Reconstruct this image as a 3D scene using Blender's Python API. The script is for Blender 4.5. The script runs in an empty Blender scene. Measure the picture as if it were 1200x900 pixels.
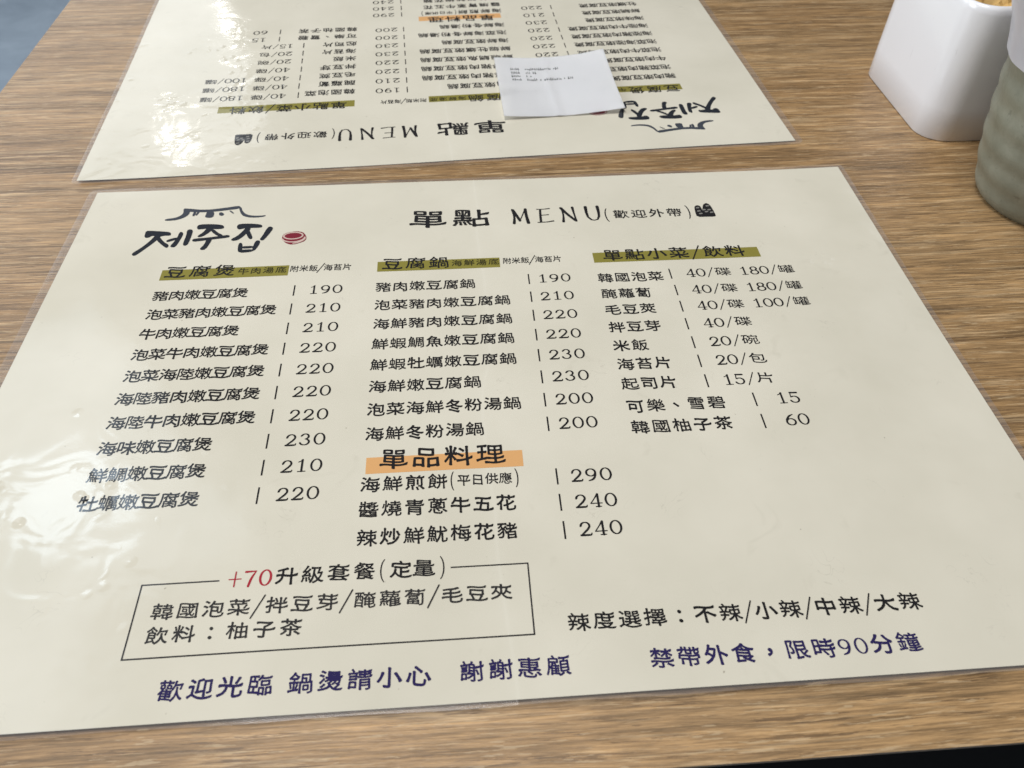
import bpy, bmesh, math, random
from mathutils import Matrix, Vector
random.seed(7)
MM = 0.001
S = bpy.context.scene
C = S.collection

# ------------------------------------------------------------------ camera
cam_data = bpy.data.cameras.new("camera")
cam = bpy.data.objects.new("camera", cam_data)
C.objects.link(cam)
S.camera = cam
RIGHT = Vector((0.99752, -0.070112, 0.0062385))
UP = Vector((0.046838, 0.727306, 0.684713))
BACK = Vector((-0.052544, -0.682722, 0.728786))
cam.matrix_world = Matrix((
    (RIGHT.x, UP.x, BACK.x, -0.009251),
    (RIGHT.y, UP.y, BACK.y, -0.248964),
    (RIGHT.z, UP.z, BACK.z, 0.254256),
    (0, 0, 0, 1)))
cam_data.sensor_width = 36.0
cam_data.lens = 28.263
cam_data.clip_start = 0.01
cam_data.clip_end = 60.0
cam_data.dof.use_dof = True
cam_data.dof.focus_distance = 0.35
cam_data.dof.aperture_fstop = 22.0

# ------------------------------------------------------------------ world and lamps
world = bpy.data.worlds.new("World")
S.world = world
world.use_nodes = True
bg = world.node_tree.nodes["Background"]
bg.inputs[0].default_value = (0.92, 0.95, 1.0, 1)
bg.inputs[1].default_value = 0.10


def area_lamp(name, loc, target, sx, sy, watts, color):
    d = bpy.data.lights.new(name, 'AREA')
    d.shape = 'RECTANGLE'
    d.size, d.size_y = sx, sy
    d.energy = watts
    d.color = color
    o = bpy.data.objects.new(name, d)
    C.objects.link(o)
    o.location = loc
    o.rotation_euler = (Vector(target) - Vector(loc)).to_track_quat('-Z', 'Y').to_euler()
    return o


# a tall window on the far left, a ceiling panel beside the table, soft room lamps above
area_lamp("window_light", (-1.95, 2.9, 1.05), (-0.1, 0.2, 0.0), 2.2, 1.5, 21, (0.88, 0.94, 1.0))
area_lamp("side_fill_light", (-2.3, 0.35, 1.05), (0.1, 0.15, 0.0), 1.4, 1.2, 36, (0.90, 0.95, 1.0))  # added fill lamp for the container's left face, placed clear of reflections
area_lamp("ceiling_panel_light", (-1.30, 1.30, 1.85), (-0.15, -0.03, 0.0), 0.34, 0.30, 2.6, (0.68, 0.84, 1.0))
area_lamp("ceiling_lamp_light", (-0.35, 0.10, 2.1), (-0.05, 0.05, 0.0), 0.95, 0.80, 34, (1.0, 0.98, 0.945))
area_lamp("sheen_fill_light", (-1.42, 1.36, 1.92), (-0.15, -0.03, 0.0), 1.0, 0.9, 6.5, (0.74, 0.87, 1.0))  # added soft panel that spreads a broad sheen over the near menu's left
for spot_y in (2.75, 3.8):
    area_lamp("downlight", (-1.1, spot_y, 1.42), (-0.2, 0.3, 0.0), 0.045, 0.045, 0.26, (1.0, 0.98, 0.95))

S.view_settings.view_transform = 'Standard'
S.view_settings.look = 'None'
S.view_settings.exposure = 0.0
S.view_settings.gamma = 1.0
S.view_settings.use_curve_mapping = False
S.render.filter_size = 1.1


# ------------------------------------------------------------------ node helpers
def new_mat(name):
    m = bpy.data.materials.new(name)
    m.use_nodes = True
    nt = m.node_tree
    return m, nt, nt.nodes["Principled BSDF"]


def node(nt, kind, **kw):
    n = nt.nodes.new(kind)
    for k, v in kw.items():
        setattr(n, k, v)
    return n


def object_coords(nt, scale=(1, 1, 1), rot=(0, 0, 0)):
    tc = node(nt, "ShaderNodeTexCoord")
    mp = node(nt, "ShaderNodeMapping")
    mp.inputs["Scale"].default_value = scale
    mp.inputs["Rotation"].default_value = rot
    nt.links.new(tc.outputs["Object"], mp.inputs["Vector"])
    return mp.outputs["Vector"]


def noise(nt, vec, scale, detail=3.0, rough=0.55, distort=0.0):
    n = node(nt, "ShaderNodeTexNoise")
    n.inputs["Scale"].default_value = scale
    n.inputs["Detail"].default_value = detail
    n.inputs["Roughness"].default_value = rough
    n.inputs["Distortion"].default_value = distort
    nt.links.new(vec, n.inputs["Vector"])
    return n.outputs[0]


def ramp(nt, fac, stops):
    r = node(nt, "ShaderNodeValToRGB")
    el = r.color_ramp.elements
    while len(el) < len(stops):
        el.new(0.5)
    for e, (p, c) in zip(el, stops):
        e.position = p
        e.color = c if len(c) == 4 else (*c, 1)
    nt.links.new(fac, r.inputs[0])
    return r.outputs[0]


def g(v):
    return (v, v, v, 1)


def mix(nt, fac, a, b, mode='MIX'):
    n = node(nt, "ShaderNodeMixRGB", blend_type=mode)
    for sock, v in zip(n.inputs, (fac, a, b)):
        if hasattr(v, "is_output"):
            nt.links.new(v, sock)
        else:
            sock.default_value = v if not isinstance(v, tuple) or len(v) == 4 else (*v, 1)
    return n.outputs[0]


def math_node(nt, op, a, b=0.0):
    n = node(nt, "ShaderNodeMath", operation=op)
    for sock, v in zip(n.inputs, (a, b)):
        if hasattr(v, "is_output"):
            nt.links.new(v, sock)
        else:
            sock.default_value = v
    return n.outputs[0]


def bump(nt, height, strength, dist, normal=None):
    b = node(nt, "ShaderNodeBump")
    b.inputs["Strength"].default_value = strength
    b.inputs["Distance"].default_value = dist
    nt.links.new(height, b.inputs["Height"])
    if normal is not None:
        nt.links.new(normal, b.inputs["Normal"])
    return b.outputs[0]


# ------------------------------------------------------------------ materials
def wood_material():
    m, nt, p = new_mat("wood_laminate")
    warp = noise(nt, object_coords(nt, (2.2, 7, 1)), 1.0, 3)
    base = object_coords(nt, (1, 1, 1))
    off = math_node(nt, 'MULTIPLY', math_node(nt, 'SUBTRACT', warp, 0.5), 0.011)
    comb = node(nt, "ShaderNodeCombineXYZ")
    nt.links.new(off, comb.inputs[1])
    add = node(nt, "ShaderNodeVectorMath", operation='ADD')
    nt.links.new(base, add.inputs[0])
    nt.links.new(comb.outputs[0], add.inputs[1])

    def stretched(sx, sy, detail, rough=0.6, dist=0.0):
        mp = node(nt, "ShaderNodeMapping")
        mp.inputs["Scale"].default_value = (sx, sy, 1)
        nt.links.new(add.outputs[0], mp.inputs["Vector"])
        return noise(nt, mp.outputs[0], 1.0, detail, rough, dist)

    broad = stretched(1.6, 16, 4)
    bands = stretched(5, 95, 5, 0.68, 0.3)
    streak = stretched(11, 330, 6, 0.75, 0.15)
    fine = stretched(55, 1250, 4, 0.7)
    pores = stretched(30, 620, 5, 0.7, 0.1)
    pale = stretched(17, 290, 6, 0.75, 0.2)
    fleck = stretched(75, 900, 3, 0.6)
    col = ramp(nt, broad, [(0.3, (0.245, 0.143, 0.062)), (0.5, (0.298, 0.180, 0.081)), (0.7, (0.350, 0.220, 0.105))])
    col = mix(nt, 0.9, col, ramp(nt, bands, [(0.38, g(0.74)), (0.5, g(1.0)), (0.62, g(1.2))]), 'MULTIPLY')
    col = mix(nt, ramp(nt, pale, [(0.53, g(0)), (0.57, g(0.5)), (0.66, g(0.75))]), col, (0.47, 0.325, 0.180))
    col = mix(nt, 1.0, col, ramp(nt, streak, [(0.36, g(0.58)), (0.44, g(0.87)), (0.475, g(1.0)), (0.54, g(1.05)), (0.63, g(1.30))]), 'MULTIPLY')
    col = mix(nt, 0.9, col, ramp(nt, fine, [(0.40, g(0.70)), (0.60, g(1.30))]), 'MULTIPLY')
    col = mix(nt, ramp(nt, pores, [(0.575, g(0)), (0.605, g(0.62))]), col, (0.095, 0.054, 0.027))
    col = mix(nt, ramp(nt, fleck, [(0.62, g(0)), (0.65, g(0.5))]), col, (0.58, 0.43, 0.26))
    nt.links.new(col, p.inputs["Base Color"])
    hgt = mix(nt, 0.5, streak, fine)
    nt.links.new(bump(nt, hgt, 0.5, 0.0006), p.inputs["Normal"])
    nt.links.new(ramp(nt, streak, [(0.3, g(0.46)), (0.7, g(0.34))]), p.inputs["Roughness"])
    p.inputs["Specular IOR Level"].default_value = 0.42
    return m


def film_normal(nt):
    """the wavy plastic film over a laminated sheet, in the sheet's own coordinates"""
    v = object_coords(nt)
    broad = noise(nt, v, 17, 2, 0.45, 0.4)
    n1 = bump(nt, broad, 0.5, 0.0007)
    sep = node(nt, "ShaderNodeSeparateXYZ")
    nt.links.new(v, sep.inputs[0])

    def worn(cx, cy, rx, ry):
        """1 at a handled, crumpled spot of the film, fading to 0 away from it"""
        dx = math_node(nt, 'DIVIDE', math_node(nt, 'SUBTRACT', sep.outputs[0], cx), rx)
        dy = math_node(nt, 'DIVIDE', math_node(nt, 'SUBTRACT', sep.outputs[1], cy), ry)
        q = math_node(nt, 'ADD', math_node(nt, 'MULTIPLY', dx, dx), math_node(nt, 'MULTIPLY', dy, dy))
        return math_node(nt, 'MAXIMUM', math_node(nt, 'SUBTRACT', 1.0, q), 0.0)
    spots = math_node(nt, 'MAXIMUM', worn(-0.185, -0.075, 0.075, 0.075), worn(0.185, 0.045, 0.12, 0.13))
    spots = math_node(nt, 'ADD', spots, 0.06)
    dent = noise(nt, v, 46, 2, 0.5, 0.7)
    h = math_node(nt, 'MULTIPLY', ramp(nt, dent, [(0.32, g(0)), (0.68, g(1))]), spots)
    n2 = bump(nt, h, 0.5, 0.0005, n1)
    vor = node(nt, "ShaderNodeTexVoronoi", feature='F1')
    vor.inputs["Scale"].default_value = 120
    nt.links.new(v, vor.inputs["Vector"])
    pimple = math_node(nt, 'MULTIPLY', ramp(nt, vor.outputs["Distance"], [(0.0, g(1)), (0.32, g(0))]), math_node(nt, 'MULTIPLY', spots, ramp(nt, noise(nt, v, 40, 1), [(0.5, g(0)), (0.62, g(1))])))
    n2 = bump(nt, pimple, 0.9, 0.0005, n2)
    # the sheet was folded once down the middle
    wob = math_node(nt, 'MULTIPLY', math_node(nt, 'SUBTRACT', noise(nt, object_coords(nt, (0, 9, 0)), 1.0, 2), 0.5), 0.022)
    d = math_node(nt, 'ABSOLUTE', math_node(nt, 'ADD', math_node(nt, 'ADD', sep.outputs[0], 0.001), wob))
    crease = ramp(nt, math_node(nt, 'MULTIPLY', d, 1000.0 / 4.0), [(0.0, g(1)), (0.25, g(0.3)), (1.0, g(0))])
    n3 = bump(nt, crease, 0.35, 0.0006, n2)
    return n3, crease, v


def laminated_material(name, color, is_paper=False):
    m, nt, p = new_mat(name)
    nrm, crease, v = film_normal(nt)
    if is_paper:
        mott = noise(nt, v, 14, 4)
        col = mix(nt, 1.0, color, ramp(nt, mott, [(0.3, (0.92, 0.918, 0.90)), (0.7, (1.04, 1.038, 1.04))]), 'MULTIPLY')
        blot = noise(nt, v, 42, 3, 0.6, 1.0)
        col = mix(nt, ramp(nt, blot, [(0.66, g(0)), (0.76, g(0.22))]), col, (0.46, 0.43, 0.34))
        # rice-paper fibres: thin short curls
        fib = noise(nt, v, 60, 2, 0.5, 3.0)
        thin = math_node(nt, 'ABSOLUTE', math_node(nt, 'SUBTRACT', fib, 0.5))
        gate = ramp(nt, noise(nt, v, 33, 1), [(0.62, g(0)), (0.70, g(0.28))])
        line = ramp(nt, thin, [(0.0, g(1)), (0.012, g(0))])
        col = mix(nt, math_node(nt, 'MULTIPLY', line, gate), col, (0.36, 0.33, 0.27))
        speck = noise(nt, v, 420, 1)
        col = mix(nt, ramp(nt, speck, [(0.80, g(0)), (0.86, g(0.6))]), col, (0.22, 0.18, 0.13))
        wear = math_node(nt, 'MULTIPLY', crease, 0.16)
        col = mix(nt, wear, col, (0.82, 0.79, 0.70))
        nt.links.new(col, p.inputs["Base Color"])
    else:
        p.inputs["Base Color"].default_value = (*color, 1)
    p.inputs["Roughness"].default_value = 0.75
    p.inputs["Specular IOR Level"].default_value = 0.1
    p.inputs["Coat Weight"].default_value = 0.7
    p.inputs["Coat Roughness"].default_value = 0.10
    p.inputs["Coat IOR"].default_value = 1.48
    nt.links.new(nrm, p.inputs["Coat Normal"])
    return m


def film_material():
    m, nt, p = new_mat("clear_film")
    nrm, crease, v = film_normal(nt)
    p.inputs["Base Color"].default_value = (0.52, 0.50, 0.50, 1)
    p.inputs["Roughness"].default_value = 0.16
    p.inputs["Alpha"].default_value = 0.09
    p.inputs["Coat Weight"].default_value = 1.0
    p.inputs["Coat Roughness"].default_value = 0.08
    nt.links.new(nrm, p.inputs["Normal"])
    nt.links.new(nrm, p.inputs["Coat Normal"])
    return m


def plain(name, color, rough=0.5, spec=0.5, coat=0.0, mottle=0.0, scale=40, bump_d=0.0, alpha=1.0):
    m, nt, p = new_mat(name)
    v = object_coords(nt)
    n = noise(nt, v, scale, 4)
    c = mix(nt, 1.0, color, ramp(nt, n, [(0.3, g(1 - mottle)), (0.7, g(1 + mottle))]), 'MULTIPLY')
    nt.links.new(c, p.inputs["Base Color"])
    p.inputs["Roughness"].default_value = rough
    p.inputs["Specular IOR Level"].default_value = spec
    p.inputs["Coat Weight"].default_value = coat
    p.inputs["Coat Roughness"].default_value = 0.1
    p.inputs["Alpha"].default_value = alpha
    if bump_d:
        nt.links.new(bump(nt, noise(nt, v, scale * 6, 3), 0.4, bump_d), p.inputs["Normal"])
    return m


WOOD = wood_material()
PAPER = laminated_material("cream_paper", (0.668, 0.629, 0.526), True)
INK = laminated_material("black_ink", (0.012, 0.011, 0.012))
GREY_INK = laminated_material("grey_ink", (0.030, 0.028, 0.028))
NAVY_INK = laminated_material("navy_ink", (0.021, 0.015, 0.080))
RED_INK = laminated_material("red_ink", (0.36, 0.020, 0.035))
DARK_RED_INK = laminated_material("dark_red_ink", (0.19, 0.014, 0.028))
PINK_INK = laminated_material("pale_pink_ink", (0.58, 0.44, 0.38))
LOGO_INK = laminated_material("logo_ink", (0.014, 0.017, 0.024))
ROOF_INK = laminated_material("slate_ink", (0.048, 0.055, 0.070))
OLIVE_INK = laminated_material("olive_ink", (0.235, 0.205, 0.040))
OLIVE_TEXT = laminated_material("dark_olive_ink", (0.026, 0.023, 0.008))
ORANGE_INK = laminated_material("orange_ink", (0.68, 0.37, 0.15))
FILM = film_material()


# ------------------------------------------------------------------ object helpers
def link(o, parent=None):
    C.objects.link(o)
    if parent is not None:
        o.parent = parent
    return o


def thing(name, label, cat, loc=(0, 0, 0), rotz=0.0, group=None):
    o = bpy.data.objects.new(name, None)
    o.empty_display_size = 0.02
    link(o)
    o.location = loc
    o.rotation_euler = (0, 0, rotz)
    o["label"] = label
    o["category"] = cat
    if group:
        o["group"] = group
    return o


def tag(o, label, cat, group=None):
    o["label"] = label
    o["category"] = cat
    if group:
        o["group"] = group
    return o


def from_bm(name, bm, mat, parent=None, smooth=False):
    me = bpy.data.meshes.new(name)
    bmesh.ops.recalc_face_normals(bm, faces=bm.faces[:])
    bm.to_mesh(me)
    bm.free()
    if smooth:
        for f in me.polygons:
            f.use_smooth = True
    for mm in (mat if isinstance(mat, (list, tuple)) else [mat]):
        me.materials.append(mm)
    return link(bpy.data.objects.new(name, me), parent)

# brush marks of the logo and icons, mm on the sheet
TRACE_SYLLABLES = [[(-174.65, 107.0), (-174.83, 110.74), (-172.02, 110.71), (-165.65, 109.72), (-161.96, 108.9), (-161.07, 107.2), (-161.27, 105.73), (-164.64, 105.94), (-166.35, 105.01), (-168.73, 105.9), (-170.94, 106.04), (-171.54, 104.89), (-173.35, 104.42), (-174.39, 105.51)], [(-169.07, 107.4), (-165.79, 107.2), (-166.18, 104.27), (-169.23, 98.63), (-172.39, 93.83), (-174.88, 90.04), (-176.29, 89.57), (-177.29, 90.89), (-177.13, 92.28), (-174.47, 95.38), (-171.39, 100.5), (-169.71, 104.49)], [(-169.21, 105.34), (-167.11, 106.09), (-163.42, 100.45), (-160.32, 98.08), (-160.19, 95.92), (-161.25, 95.27), (-163.92, 98.02), (-166.84, 101.38)], [(-162.26, 102.27), (-158.3, 104.08), (-156.74, 103.68), (-156.87, 102.23), (-160.19, 100.68), (-162.25, 100.23)], [(-157.26, 107.41), (-156.57, 109.16), (-154.95, 107.72), (-154.76, 105.48), (-155.95, 97.81), (-156.94, 95.57), (-158.97, 95.84), (-159.43, 97.16), (-158.05, 100.84), (-157.23, 105.19)], [(-153.61, 110.18), (-151.82, 110.97), (-150.45, 109.83), (-150.15, 106.98), (-150.41, 98.19), (-151.54, 96.53), (-153.11, 97.06), (-153.34, 99.82), (-153.05, 105.67)], [(-149.11, 112.92), (-148.15, 114.84), (-141.93, 114.92), (-135.94, 113.78), (-134.57, 112.03), (-134.71, 110.22), (-139.28, 110.05), (-142.94, 110.73), (-146.43, 110.49), (-148.16, 110.29)], [(-143.32, 111.81), (-139.77, 111.29), (-141.31, 107.62), (-144.16, 104.09), (-146.65, 103.35), (-147.2, 104.86), (-144.96, 107.4)], [(-141.61, 109.74), (-139.87, 110.39), (-136.73, 106.59), (-134.15, 104.95), (-134.43, 103.48), (-135.93, 103.58), (-138.99, 105.99)], [(-149.39, 101.32), (-148.41, 102.58), (-141.52, 103.04), (-134.73, 104.24), (-131.31, 104.77), (-130.14, 103.51), (-130.89, 102.23), (-137.72, 101.33), (-144.49, 100.29), (-148.45, 99.66)], [(-141.92, 101.89), (-139.03, 102.3), (-139.29, 98.95), (-140.76, 92.86), (-142.99, 92.43), (-144.02, 93.77), (-142.3, 96.97)], [(-128.14, 112.39), (-127.09, 114.16), (-121.27, 114.1), (-115.75, 113.0), (-114.54, 111.4), (-115.14, 109.92), (-120.23, 110.08), (-123.77, 110.0), (-126.26, 108.94), (-127.66, 109.93)], [(-123.19, 110.87), (-120.59, 110.71), (-120.6, 107.84), (-123.68, 102.08), (-125.91, 99.58), (-128.66, 99.31), (-129.43, 100.82), (-126.68, 103.3), (-124.42, 107.33)], [(-123.24, 108.31), (-121.44, 109.25), (-119.66, 105.09), (-118.22, 101.3), (-119.06, 99.89), (-120.48, 101.15), (-121.95, 104.49)], [(-111.93, 109.87), (-110.57, 111.0), (-108.79, 109.68), (-109.01, 107.28), (-111.91, 99.44), (-113.27, 98.51), (-114.58, 99.76), (-113.57, 102.49)], [(-124.91, 96.61), (-123.63, 97.84), (-122.52, 95.74), (-122.03, 90.42), (-123.15, 89.35), (-124.38, 90.56)], [(-116.51, 98.56), (-114.85, 99.19), (-113.78, 97.81), (-114.23, 94.22), (-115.78, 90.03), (-117.15, 90.54), (-117.05, 93.96)], [(-123.34, 94.35), (-116.61, 94.51), (-116.16, 92.62), (-122.67, 92.3)], [(-124.1, 91.54), (-117.06, 91.67), (-116.15, 90.19), (-118.24, 89.19), (-123.26, 88.94)]]
TRACE_ROOF = [[(-159.4, 129.9), (-157.9, 130.13), (-147.93, 127.92), (-137.26, 129.35), (-130.22, 131.01), (-128.96, 129.96), (-129.29, 128.06), (-135.07, 127.13), (-142.13, 125.98), (-150.26, 125.84), (-155.88, 126.82), (-158.04, 126.32)], [(-159.56, 130.23), (-156.13, 128.11), (-155.01, 125.66), (-156.32, 122.29), (-159.82, 119.71), (-165.01, 118.95), (-167.38, 119.55), (-166.78, 120.91), (-162.0, 121.55), (-159.55, 123.58), (-158.58, 125.88)], [(-129.96, 129.38), (-128.59, 129.94), (-127.17, 125.54), (-124.59, 122.38), (-120.5, 121.03), (-115.53, 121.04), (-114.22, 121.43), (-114.46, 119.88), (-119.34, 119.24), (-123.93, 119.83), (-127.35, 122.08)], [(-153.26, 127.3), (-151.82, 127.37), (-151.8, 122.64), (-153.56, 122.43)], [(-151.18, 126.85), (-149.74, 126.92), (-150.86, 122.89), (-151.93, 123.27)], [(-146.32, 126.55), (-143.16, 126.68), (-141.85, 124.38), (-142.01, 120.79), (-144.74, 120.49), (-146.62, 121.38), (-146.3, 124.03)], [(-139.67, 124.88), (-138.44, 125.59), (-136.34, 123.41), (-137.32, 121.75), (-139.16, 122.49)], [(-133.63, 126.73), (-131.5, 124.22), (-131.8, 123.29), (-134.68, 126.48)]]
TRACE_EMBLEM = [[(-103.18, 99.64), (-102.93, 103.32), (-100.47, 104.95), (-96.13, 105.73), (-92.92, 104.79), (-91.37, 102.6), (-90.26, 99.57), (-90.78, 96.97), (-93.23, 95.37), (-97.0, 94.01), (-99.72, 94.9), (-101.71, 96.91)]]
TRACE_RING = [[(-92.56, 102.07), (-92.6, 101.4), (-92.9, 100.75), (-93.45, 100.17), (-94.22, 99.67), (-95.17, 99.29), (-96.24, 99.05), (-97.38, 98.96), (-98.52, 99.02), (-99.6, 99.23), (-100.57, 99.59), (-101.36, 100.06), (-101.95, 100.63), (-102.29, 101.27), (-102.36, 101.93), (-102.16, 102.59), (-101.71, 103.21), (-101.02, 103.75), (-100.13, 104.18), (-99.09, 104.48), (-97.96, 104.63), (-96.81, 104.63), (-95.69, 104.47), (-94.66, 104.16), (-93.8, 103.72), (-93.13, 103.18), (-92.71, 102.56)], [(-91.4, 99.55), (-91.65, 98.94), (-92.06, 98.36), (-92.63, 97.84), (-93.33, 97.38), (-94.14, 96.99), (-95.04, 96.7), (-96.0, 96.52), (-96.99, 96.43), (-97.98, 96.45), (-98.95, 96.58), (-99.86, 96.82), (-100.69, 97.15), (-101.41, 97.56), (-102.0, 98.05), (-102.44, 98.6), (-102.71, 99.2)], [(-91.39, 100.15), (-91.21, 99.74), (-91.18, 99.27), (-91.3, 98.76), (-91.56, 98.23), (-91.95, 97.7), (-92.46, 97.18), (-93.07, 96.7), (-93.75, 96.27), (-94.49, 95.9), (-95.26, 95.62), (-96.03, 95.42), (-96.77, 95.32)]]
TRACE_ICON = [[(117.88, 115.15), (119.62, 116.51), (121.32, 115.55), (121.52, 113.35), (121.62, 111.66), (123.01, 116.67), (125.2, 118.37), (126.88, 116.43), (127.41, 112.75), (127.91, 106.14), (126.99, 105.25), (122.47, 105.41), (117.22, 105.5), (117.29, 110.37)]]
TRACE_DOTS = [(119.5, 113.84), (119.51, 110.83), (125.19, 115.31), (125.38, 111.67), (123.56, 109.98), (126.2, 109.22), (120.01, 108.41), (122.58, 111.84)]


# ------------------------------------------------------------------ the setting: floor, and the table the menus lie on
def build_floor():
    m, nt, p = new_mat("grey_blue_floor")
    v = object_coords(nt)
    c = ramp(nt, noise(nt, v, 7, 6, 0.65, 0.5), [(0.3, (0.27, 0.335, 0.41)), (0.55, (0.345, 0.42, 0.50)), (0.75, (0.42, 0.50, 0.58))])
    nt.links.new(c, p.inputs["Base Color"])
    p.inputs["Roughness"].default_value = 0.4
    bm = bmesh.new()
    bmesh.ops.create_grid(bm, x_segments=1, y_segments=1, size=6)
    o = from_bm("floor", bm, m)
    o.location = (0, 0, -0.75)
    o["kind"] = "structure"


def rounded_slab(bm, x0, x1, y0, y1, z0, z1, r, seg=5):
    pts = []
    for cx, cy, a0 in ((x1 - r, y1 - r, 0), (x0 + r, y1 - r, 90), (x0 + r, y0 + r, 180), (x1 - r, y0 + r, 270)):
        for k in range(seg + 1):
            a = math.radians(a0 + 90 * k / seg)
            pts.append((cx + r * math.cos(a), cy + r * math.sin(a)))
    lo = [bm.verts.new((x, y, z0)) for x, y in pts]
    hi = [bm.verts.new((x, y, z1)) for x, y in pts]
    bm.faces.new(lo[::-1])
    bm.faces.new(hi)
    n = len(pts)
    for i in range(n):
        bm.faces.new((lo[i], lo[(i + 1) % n], hi[(i + 1) % n], hi[i]))


def build_table():
    t = thing("table", "wood grain table carrying the two laminated menus", "table", (0, 0, -0.75))
    x0, x1, y0, y1 = -0.306, 0.62, -0.1715, 0.492
    bm = bmesh.new()
    rounded_slab(bm, x0, x1, y0, y1, 0.7485, 0.75, 0.004)
    from_bm("tabletop", bm, WOOD, t)
    black = plain("black_edging", (0.006, 0.0035, 0.0025), 0.8, 0.08, mottle=0.2)
    bm = bmesh.new()
    rounded_slab(bm, x0 + 0.0004, x1 - 0.0004, y0 + 0.0004, y1 - 0.0004, 0.718, 0.7484, 0.004)
    from_bm("edge_band", bm, black, t)
    steel = plain("black_steel", (0.02, 0.02, 0.021), 0.45, mottle=0.1)
    bm = bmesh.new()
    bmesh.ops.create_cone(bm, cap_ends=True, segments=32, radius1=0.035, radius2=0.035, depth=0.697,
                          matrix=Matrix.Translation((0.157, 0.16, 0.369)))
    from_bm("column", bm, steel, t)
    bm = bmesh.new()
    rounded_slab(bm, -0.06, 0.374, -0.057, 0.377, 0.0, 0.02, 0.03)
    from_bm("base_plate", bm, steel, t)


# ------------------------------------------------------------------ printing: outlines, brush strokes and lines of text
GLYPH_CACHE = {}
REF = None


def raw_outline(ch):
    """closed outlines of one character, in the text object's own units"""
    cu = bpy.data.curves.new("glyph", 'FONT')
    cu.body = ch
    o = bpy.data.objects.new("glyph", cu)
    C.objects.link(o)
    dg = bpy.context.evaluated_depsgraph_get()
    cc = o.evaluated_get(dg).to_curve(dg)
    loops = []
    for sp in cc.splines:
        pts = []
        if sp.type == 'BEZIER':
            bp = sp.bezier_points
            n = len(bp)
            for i in range(n):
                a, b = bp[i], bp[(i + 1) % n]
                p0, p1, p2, p3 = a.co, a.handle_right, b.handle_left, b.co
                L = (p3 - p0).length
                straight = (p1 - p0).cross(p3 - p0).length < 1e-4 and (p2 - p0).cross(p3 - p0).length < 1e-4
                k = max(1, int(L / 0.11)) if straight else 3
                for j in range(k):
                    t = j / k
                    q = p0.lerp(p3, t) if straight else ((1 - t) ** 3 * p0 + 3 * (1 - t) ** 2 * t * p1 + 3 * (1 - t) * t * t * p2 + t ** 3 * p3)
                    pts.append((q.x, q.y))
        else:
            pts = [(q.co.x, q.co.y) for q in sp.points]
        if len(pts) > 2:
            loops.append(pts)
    bpy.data.objects.remove(o)
    bpy.data.curves.remove(cu)
    return loops


def signed_area(lp):
    return sum(a[0] * b[1] - b[0] * a[1] for a, b in zip(lp, lp[1:] + lp[:1])) / 2


def brush_ends(q, ccw, amt):
    """flare the square ends of strokes: a round head on the left, a lifted tail on the right"""
    n = len(q)
    out = [list(p) for p in q]
    s = 1 if ccw else -1
    for i in range(n):
        a, b, c, d = q[i - 1], q[i], q[(i + 1) % n], q[(i + 2) % n]
        ex, ey = c[0] - b[0], c[1] - b[1]
        L = math.hypot(ex, ey)
        if not 0.045 < L < 0.12:
            continue
        def turn(p, r, t):
            u, v = (r[0] - p[0], r[1] - p[1]), (t[0] - r[0], t[1] - r[1])
            return math.degrees(math.atan2(u[0] * v[1] - u[1] * v[0], u[0] * v[0] + u[1] * v[1])) * s
        if not (60 < turn(a, b, c) < 120 and 60 < turn(b, c, d) < 120):
            continue
        k, k2 = i, (i + 1) % n
        if abs(ey) > abs(ex) * 1.6:       # end of a level stroke
            up, dn = (k, k2) if b[1] > c[1] else (k2, k)
            if (ey > 0) == ccw:           # its right end
                out[up][0] += 0.030; out[up][1] += 0.040
                out[dn][0] += 0.004; out[dn][1] -= 0.012
            else:
                out[dn][0] -= 0.004; out[dn][1] -= 0.034
                out[up][0] -= 0.016; out[up][1] += 0.008
        elif abs(ex) > abs(ey) * 1.6:     # top or foot of an upright
            lf, rt = (k, k2) if b[0] < c[0] else (k2, k)
            out[lf][0] -= 0.014
            out[rt][0] += 0.014
            out[lf][1] += 0.012
        else:                             # end of a slanting stroke
            mx, my = (b[0] + c[0]) / 2, (b[1] + c[1]) / 2
            for j, p in ((k, b), (k2, c)):
                out[j][0] += (p[0] - mx) * 0.35
                out[j][1] += (p[1] - my) * 0.35
    return [(p[0] + (o[0] - p[0]) * amt, p[1] + (o[1] - p[1]) * amt) for p, o in zip(q, out)]


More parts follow.
